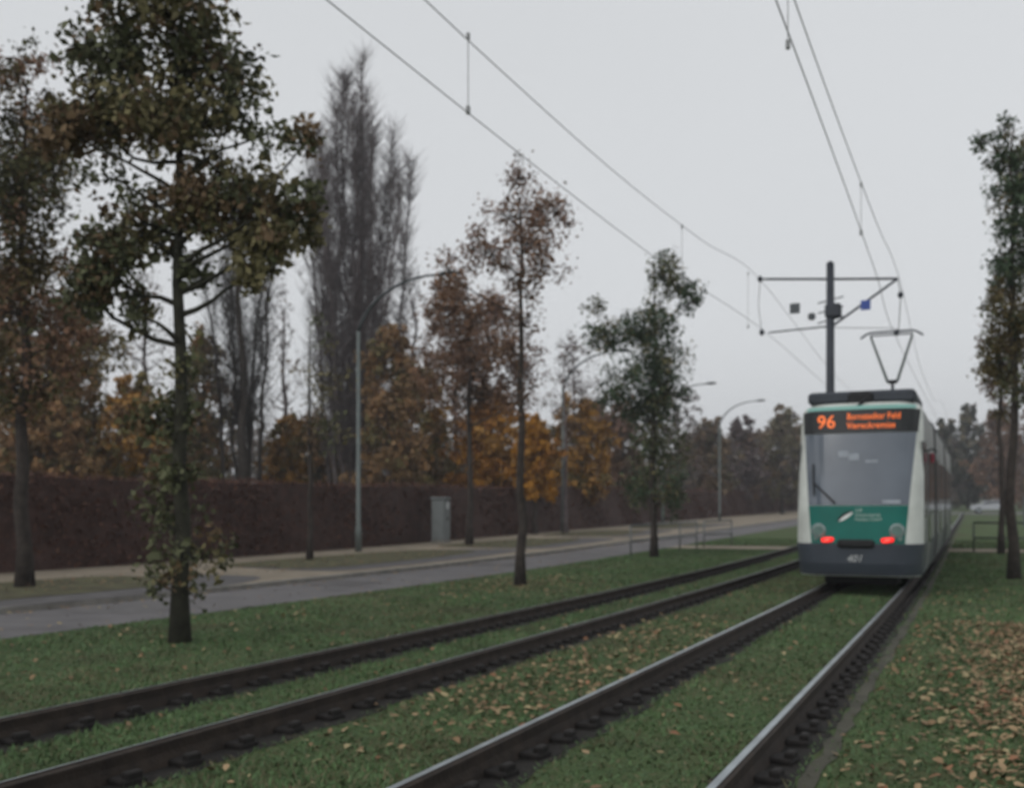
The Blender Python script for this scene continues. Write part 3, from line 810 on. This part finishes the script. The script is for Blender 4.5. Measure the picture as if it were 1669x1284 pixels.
    wp = MB().tube([a, P(-.60, 1.79, .055), b], [.022, .018, .014], 6).build('wiper', M_black, T)
    MB().tube([c_, d], .016, 6).build('blade', M_black, wp)
    # roof equipment behind the edge, with a darker hatch and clips
    rf = MB().box((0, .70 + 1.4, 3.64), (1.98, 2.8, .24), bev=.05)
    rf.build('roof_box', M_roofbox, T)
    MB().box((0, .85, 3.60), (.5, .4, .30), bev=.06).build('roof_hatch', M_black, T)
    MB().box((0, 14.0, 3.66), (1.9, 7.0, .30), bev=.06).build('roof_box', M_roofbox, T)
    MB().box((0, 21.5, 3.66), (1.9, 5.0, .30), bev=.06).build('roof_box', M_roofbox, T)
    MB().tube([(-.08, .52, 3.40), (.0, .50, 3.47), (.12, .62, 3.60)], .03, 6).build('roof_cable', M_black, T)
    # sides
    def side(name, s, y0, y1, z0, z1, off, m, parent=T, nz=6):
        vs = []; fs = []
        for i in range(nz + 1):
            z = z0 + (z1 - z0) * i / nz
            for y in (y0, y1): vs.append((s * (W(z) + off), y, z))
        N = len(vs); vs += [(x - s * (off + .02), y, z) for x, y, z in vs]
        for i in range(nz):
            q = (2 * i, 2 * i + 1, 2 * i + 3, 2 * i + 2)
            fs.append(q if s > 0 else q[::-1])
            fs.append((2 * i, 2 * i + 2, N + 2 * i + 2, N + 2 * i)); fs.append((2 * i + 3, 2 * i + 1, N + 2 * i + 1, N + 2 * i + 3))
        fs.append((0, N, N + 1, 1)); e = 2 * nz; fs.append((e, e + 1, N + e + 1, N + e))
        return MB().add(vs, fs).build(name, m, parent)
    for s in (-1, 1):
        side('cab_window', s, .62, 1.7, 1.30, 2.75, .008, M_sidewin)
        for a, b in ((3.4, 6.0), (7.6, 9.2), (10.9, 14.2), (16.2, 19.3), (21.2, 22.2)):
            side('side_window', s, a, b, 1.35, 2.65, .008, M_sidewin)
        for a in (1.95, 9.4, 19.7, 22.6):
            d = side('door', s, a, a + 1.3, .32, 2.85, .012, M_side)
            side('door_window', s, a + .12, a + .60, .8, 2.6, .018, M_sidewin, d)
            side('door_window', s, a + .70, a + 1.18, .8, 2.6, .018, M_sidewin, d)
        for a, b in ((.50, 1.9), (3.3, 9.35), (10.75, 19.65), (21.05, 22.55), (23.95, 25.0)):
            side('skirt', s, a, b, .24, .82, .010, M_slate)
        for a in (6.3, 14.9):
            side('bellows', s, a, a + .75, .3, 3.36, .02, M_black)
    MB().tube([(1.15, 1.9, 2.62), (1.24, 1.88, 2.66), (1.33, 1.86, 2.60)], .018, 6).build('mirror_arm', M_black, T)
    MB().box((1.20, 3.05, 2.52), (.07, .2, .22), bev=.03).build('side_marker', M_redlamp, T)
    # running gear
    MB().box((0, LEN / 2 + .1, .18), (1.36, LEN - 1.2, .30), bev=.03).build('shade_underframe', M_black, T)  # black and hung low to deepen the shade under the tram
    for y in (3.0, 12.5, 18.0, 22.6):
        bg_ = MB().box((0, y, .26), (1.75, 2.6, .26), bev=.05).build('bogie', M_black, T)
        for dy in (-.9, .9):
            for s in (-1, 1):
                MB().disc((s * .75, y + dy, .31), (1, 0, 0), .30, .12, 24).build('wheel', M_black, bg_)
    # pantograph
    py = 8.85
    pb = MB().box((0, py + .4, 3.86), (1.1, 1.3, .10), bev=.02)
    pg = pb.build('pantograph', M_mast, T)
    zt = 6.22 - rise(Y0) - py * slope
    MB().tube([(0, py + .9, 3.92), (0, py + .3, 4.80)], [.05, .04], 8).build('lower_arm', M_mast, pg)
    MB().tube([(-.12, py + .3, 4.80), (.12, py + .3, 4.80)], .055, 8).build('knee_joint', M_black, pg)
    for s in (-1, 1):
        MB().tube([(s * .12, py + .3, 4.80), (s * .52, py, zt - .1)], [.04, .03], 8).build('upper_arm', M_lamp, pg)
    MB().tube([(-.78, py, zt - .14), (-.62, py, zt - .03), (-.5, py, zt), (.5, py, zt), (.62, py, zt - .03), (.78, py, zt - .14)], .028, 8).build('collector_strip', M_mast, pg)
    MB().tube([(-.52, py - .12, zt - .10), (.52, py - .12, zt - .10)], .022, 8).build('head_frame', M_mast, pg)
make_tram()

# ------------------------------------------------------------------ overhead line mast and wires
MX, MY = -3.72, 30.4
ms = thing('catenary_mast', (MX, MY, G(MY)), 'dark catenary mast with two cross arms between the tracks', 'mast')
g0 = G(MY)
MB().tube([(0, 0, 0), (0, 0, 8.42 - g0)], [.13, .105], 14).build('pole', M_mast, ms, smooth=True)
MB().tube([(0, 0, 8.42 - g0), (0, 0, 8.50 - g0)], [.12, .05], 14).build('pole_cap', M_mast, ms)
zt_ = 8.0 - g0; zl = 6.62 - g0
MB().tube([(-1.75, 0, zt_ + .16), (0, 0, zt_)], .035, 8).build('upper_arm', M_mast, ms)
MB().tube([(0, 0, zt_), (1.78, 0, zt_ - .15)], .035, 8).build('upper_arm', M_mast, ms)
MB().tube([(-1.70, 0, zl + .0), (0, 0, zl + .06)], .024, 8).build('lower_arm', M_mast, ms)
MB().tube([(0, 0, zl + .02), (1.78, 0, zt_ - .15)], .034, 8).build('brace', M_mast, ms)
MB().tube([(0, 0, zl + .02), (1.70, 0, zl - .12)], .012, 6).build('steady_arm', M_wire, ms)
for dx, dz in ((-1.95, .18), (-1.9, -1.36), (1.85, -.60), (1.75, -1.62)):
    MB().tube([(dx, 0, zt_ + dz - .09), (dx, 0, zt_ + dz - .03), (dx, 0, zt_ + dz + .03), (dx, 0, zt_ + dz + .09)], [.03, .075, .075, .03], 10).build('insulator', M_mast, ms)
MB().tube([(-1.95, 0, zt_ + .17), (-1.70, 0, zt_ + .16)], .03, 6).build('arm_end', M_mast, ms)
MB().tube([(-1.95, 0, zt_ + .16), (-2.0, 0, zt_ - .6), (-1.9, 0, zt_ - 1.34)], .012, 5).build('hanger', M_wire, ms)
MB().tube([(1.78, 0, zt_ - .15), (1.86, 0, zt_ - .6), (1.80, 0, zt_ - 1.6)], .016, 5).build('hanger', M_wire, ms)
tb = MB().box((.08, 0, zl + .48), (.44, .3, .40), bev=.05)
tb.build('tension_box', M_mast, ms)
for k in range(3):
    MB().tube([(-.34, -.02, zl + .16 + .28 * k), (.36, -.02, zl + .30 + .28 * k)], .018, 6).build('bracket', M_mast, ms)
MB().box((.95, -.08, zl + .56), (.26, .03, .27), bev=.006).build('blue_plate', M_blue, ms)
MB().box((-.96, -.08, zl + .62), (.28, .04, .29), bev=.01).build('grey_plate', M_greysign, ms)
MB().box((-.50, -.05, zl + .36), (.20, .12, .20), bev=.04).build('clamp', M_greysign, ms)

def wire(name, label, pts, rad, group='overhead wires'):
    """smooth curve through the support points"""
    P_ = [Vector(p) for p in pts]; out_ = []
    for i in range(len(P_) - 1):
        a = P_[max(i - 1, 0)]; b = P_[i]; c = P_[i + 1]; d = P_[min(i + 2, len(P_) - 1)]
        for k in range(8):
            t = k / 8
            out_.append(.5 * ((2 * b) + (c - a) * t + (2 * a - 5 * b + 4 * c - d) * t * t + (3 * b - a - 3 * c + d) * t ** 3))
    out_.append(P_[-1])
    o = MB().tube(out_, rad, 6).build(name, M_wire, None, smooth=True)
    return tag(o, label, 'wire', group)
WR = .0075
LX, RX = -5.40, -1.80
wire('contact_wire', 'lower wire over the left track, running to the lower left arm of the mast', [(LX, -14, 6.3), (LX, 5, 6.10), (LX, 18, 6.12), (MX - 1.75, MY, 6.60), (LX, 50, 6.55), (LX, 80, 7.2), (LX, 120, 7.9)], WR)
wire('messenger_wire', 'upper wire over the left track, running to the top left arm of the mast', [(LX, -14, 8.0), (LX, 4, 7.05), (LX, 14, 6.95), (LX, 22, 7.3), (MX - 1.95, MY, 8.16), (LX, 44, 7.3), (LX, 60, 7.5), (LX, 78, 8.9), (LX, 120, 9.0)], WR)
wire('contact_wire', 'left of the two wires over the tram, touching its pantograph', [(-1.78, -14, 6.4), (-1.74, 8, 6.33), (-1.85, 22, 6.33), (-1.98, 29.3, 6.24), (-2.0, 50, 6.6), (-2.0, 80, 7.2), (-2.0, 120, 7.9)], WR)
wire('messenger_wire', 'right of the two wires over the tram, running to the right arm tip', [(-1.8, -14, 8.0), (-1.8, 4, 7.15), (-1.80, 12, 7.0), (-1.83, 22, 7.3), (MX + 1.83, MY, 7.82), (-2.0, 44, 7.3), (-2.0, 60, 7.5), (-2.0, 78, 8.9), (-2.0, 120, 9.0)], WR)
drops = [(LX, 10.9, 6.10, 6.97, 'nearest dropper wire linking the two left track wires'), (LX, 20.6, 6.17, 7.2, 'middle dropper wire linking the two left track wires'),
         (-5.5, 27.8, 6.36, 7.78, 'dropper wire linking the left track wires just before the mast'), (-1.80, 11.2, 6.33, 7.0, 'nearest dropper wire between the two wires over the tram'),
         (-1.83, 19.2, 6.33, 7.18, 'farther dropper wire between the two wires over the tram')]
for x, y, a, b, lab in drops:
    o = MB().tube([(x, y, a), (x, y, b)], .006, 6).tube([(x, y, a - .04), (x, y, a + .05)], .028, 6).tube([(x, y, b - .04), (x, y, b + .03)], .024, 6).build('dropper_wire', M_wire)
    tag(o, lab, 'wire', 'dropper wires')

def haze():
    m = bpy.data.materials.new('damp_air'); m.use_nodes = True
    n = m.node_tree.nodes; n.clear()
    v = n.new('ShaderNodeVolumePrincipled'); v.inputs['Density'].default_value = .0008
    v.inputs['Color'].default_value = (.93, .95, 1, 1); v.inputs['Anisotropy'].default_value = .2
    o = n.new('ShaderNodeOutputMaterial'); m.node_tree.links.new(v.outputs[0], o.inputs['Volume'])
    b = MB().box((0, 300, 25), (1500, 900, 62)).build('haze', m); b['kind'] = 'stuff'
haze()

# ------------------------------------------------------------------ grass blades and fallen leaves
def grass():
    r = np.random.default_rng(3)
    n = 420000
    y = 3.2 + 48 * r.random(n) ** 1.9
    x = r.uniform(-11.2, 4.5, n)
    keep = np.ones(n, bool)
    for rx in RAILX: keep &= ~((x > rx - .17) & (x < rx + .24))
    # keep to what the lens and a step to its side can see
    keep &= (x > -1.55 * y + 1) if False else (x > -1.4 * y - 1)
    keep &= ~((x > RAILX[3] + .28) & (x < RAILX[3] + .42) & (r.random(n) < .8))
    keep &= ~((y > 40.0) & (y < 42.8) & ((x < -6.3) | (x > -1.0)))
    x, y = x[keep], y[keep]; n = len(x)
    patch = np.sin(x * 1.7 + 1.3 * np.sin(y * .9)) * np.sin(y * 1.1 + 1.7 * np.sin(x * .8))
    h = r.uniform(.012, .036, n) * (1 + .8 * (r.random(n) < .05)) * (1 + .35 * patch)
    a = r.uniform(0, 6.283, n); w = r.uniform(.004, .009, n) * (1 + y / 12)
    B = np.stack([x, y, riseA(y) - .172], 1)
    d = np.stack([np.cos(a) * w, np.sin(a) * w, np.zeros(n)], 1)
    t = np.stack([r.normal(size=n) * .025, r.normal(size=n) * .025, h], 1)
    V = np.empty((n, 3, 3)); V[:, 0] = B - d; V[:, 1] = B + d; V[:, 2] = B + t
    mid = (x < -2.73) & (x > -4.65)
    dryp = np.where(mid, .34, .15) + .28 * np.clip(np.sin(x * .7 + 2 * np.sin(y * .35)) * np.sin(y * .5 + x * .3), 0, 1)
    tone = np.where(r.random(n) < dryp, 2, np.where(r.random(n) < .5 + .3 * patch, 0, 1))
    ms_ = [mat('grass_green', (.088, .155, .060), .8, var=.25, scale=1.2), mat('grass_dark', (.072, .120, .052), .8, var=.25, scale=1.2), mat('grass_dry', (.135, .125, .068), .85, var=.25, scale=1.2)]
    o = faces_np('grass', V.reshape(-1, 3), 3, ms_, tone); o['kind'] = 'stuff'
    o['label'] = 'short green grass of the verges and the track beds'; o['category'] = 'grass'
grass()
def litter():
    r = np.random.default_rng(8)
    parts = []
    def scatter(n, x0, x1, y0, y1, p=1.0): 
        parts.append(np.stack([r.uniform(x0, x1, n), y0 + (y1 - y0) * r.random(n) ** p], 1))
    k = 7000                                          # thick under the trees on the right
    yy = 3.5 + 13 * r.random(k) ** 1.2; xx = .75 + r.normal(size=k) * .62; parts.append(np.stack([np.where(xx < -.78, .5, xx), yy], 1))
    scatter(500, -.85, 1.0, 3.2, 24, 1.2)
    c = r.normal(size=(520, 2)) * (.42, 1.7) + (-3.7, 9.2); parts.append(c[(c[:, 0] > -4.45) & (c[:, 0] < -2.95)])
    c = r.normal(size=(220, 2)) * (.4, 1.1) + (-3.8, 13.5); parts.append(c[(c[:, 0] > -4.45) & (c[:, 0] < -2.95)])
    scatter(260, -4.4, -2.9, 4, 24); scatter(110, -2.5, -1.45, 4, 20); scatter(500, -11.1, -6.4, 6, 26); scatter(120, -5.9, -4.9, 5, 24)
    c = r.normal(size=(500, 2)) * (.9, 1.6) + (-9.2, 21); parts.append(c[c[:, 0] < -6.5])
    scatter(1500, -19.5, -15.8, 10, 60); scatter(260, -13.9, -11.3, 8, 50); scatter(420, -13.98, -13.6, 8, 60)
    XY = np.concatenate(parts); n = len(XY)
    z = riseA(XY[:, 1]) - .17 + r.uniform(.006, .036, n) + np.where(XY[:, 0] < -14, .12, 0)
    P = np.stack([XY[:, 0], XY[:, 1], z], 1)
    a = r.uniform(0, 6.283, n); s = r.uniform(.014, .046, n)
    d = np.stack([np.cos(a), np.sin(a), r.normal(size=n) * .25], 1) * s[:, None]
    e = np.stack([-np.sin(a), np.cos(a), r.normal(size=n) * .25], 1) * (s * .55)[:, None]
    up = np.zeros((n, 3)); up[:, 2] = s * r.uniform(.0, .45, n)
    V = np.empty((n, 6, 3)); V[:, 0] = P - d; V[:, 1] = P - d * .35 - e + up; V[:, 2] = P + d * .45 - e * .9 + up; V[:, 3] = P + d * 1.05; V[:, 4] = P + d * .35 + e + up; V[:, 5] = P - d * .4 + e * .9 + up
    ms_ = [mat('fallen_tan', (.30, .21, .115), .8, var=.25, scale=3), mat('fallen_rust', (.24, .115, .06), .8, var=.25, scale=3), mat('fallen_brown', (.20, .13, .07), .85, var=.25, scale=3), mat('fallen_yellow', (.32, .26, .14), .8, var=.2, scale=3)]
    q = r.random(n); tone = np.where(q < .38, 0, np.where(q < .52, 1, np.where(q < .88, 2, 3)))
    o = faces_np('fallen_leaves', V.reshape(-1, 3), 6, ms_, tone); o['kind'] = 'stuff'
    o['label'] = 'scattered tan and rust fallen leaves on the grass'; o['category'] = 'fallen leaves'
litter()
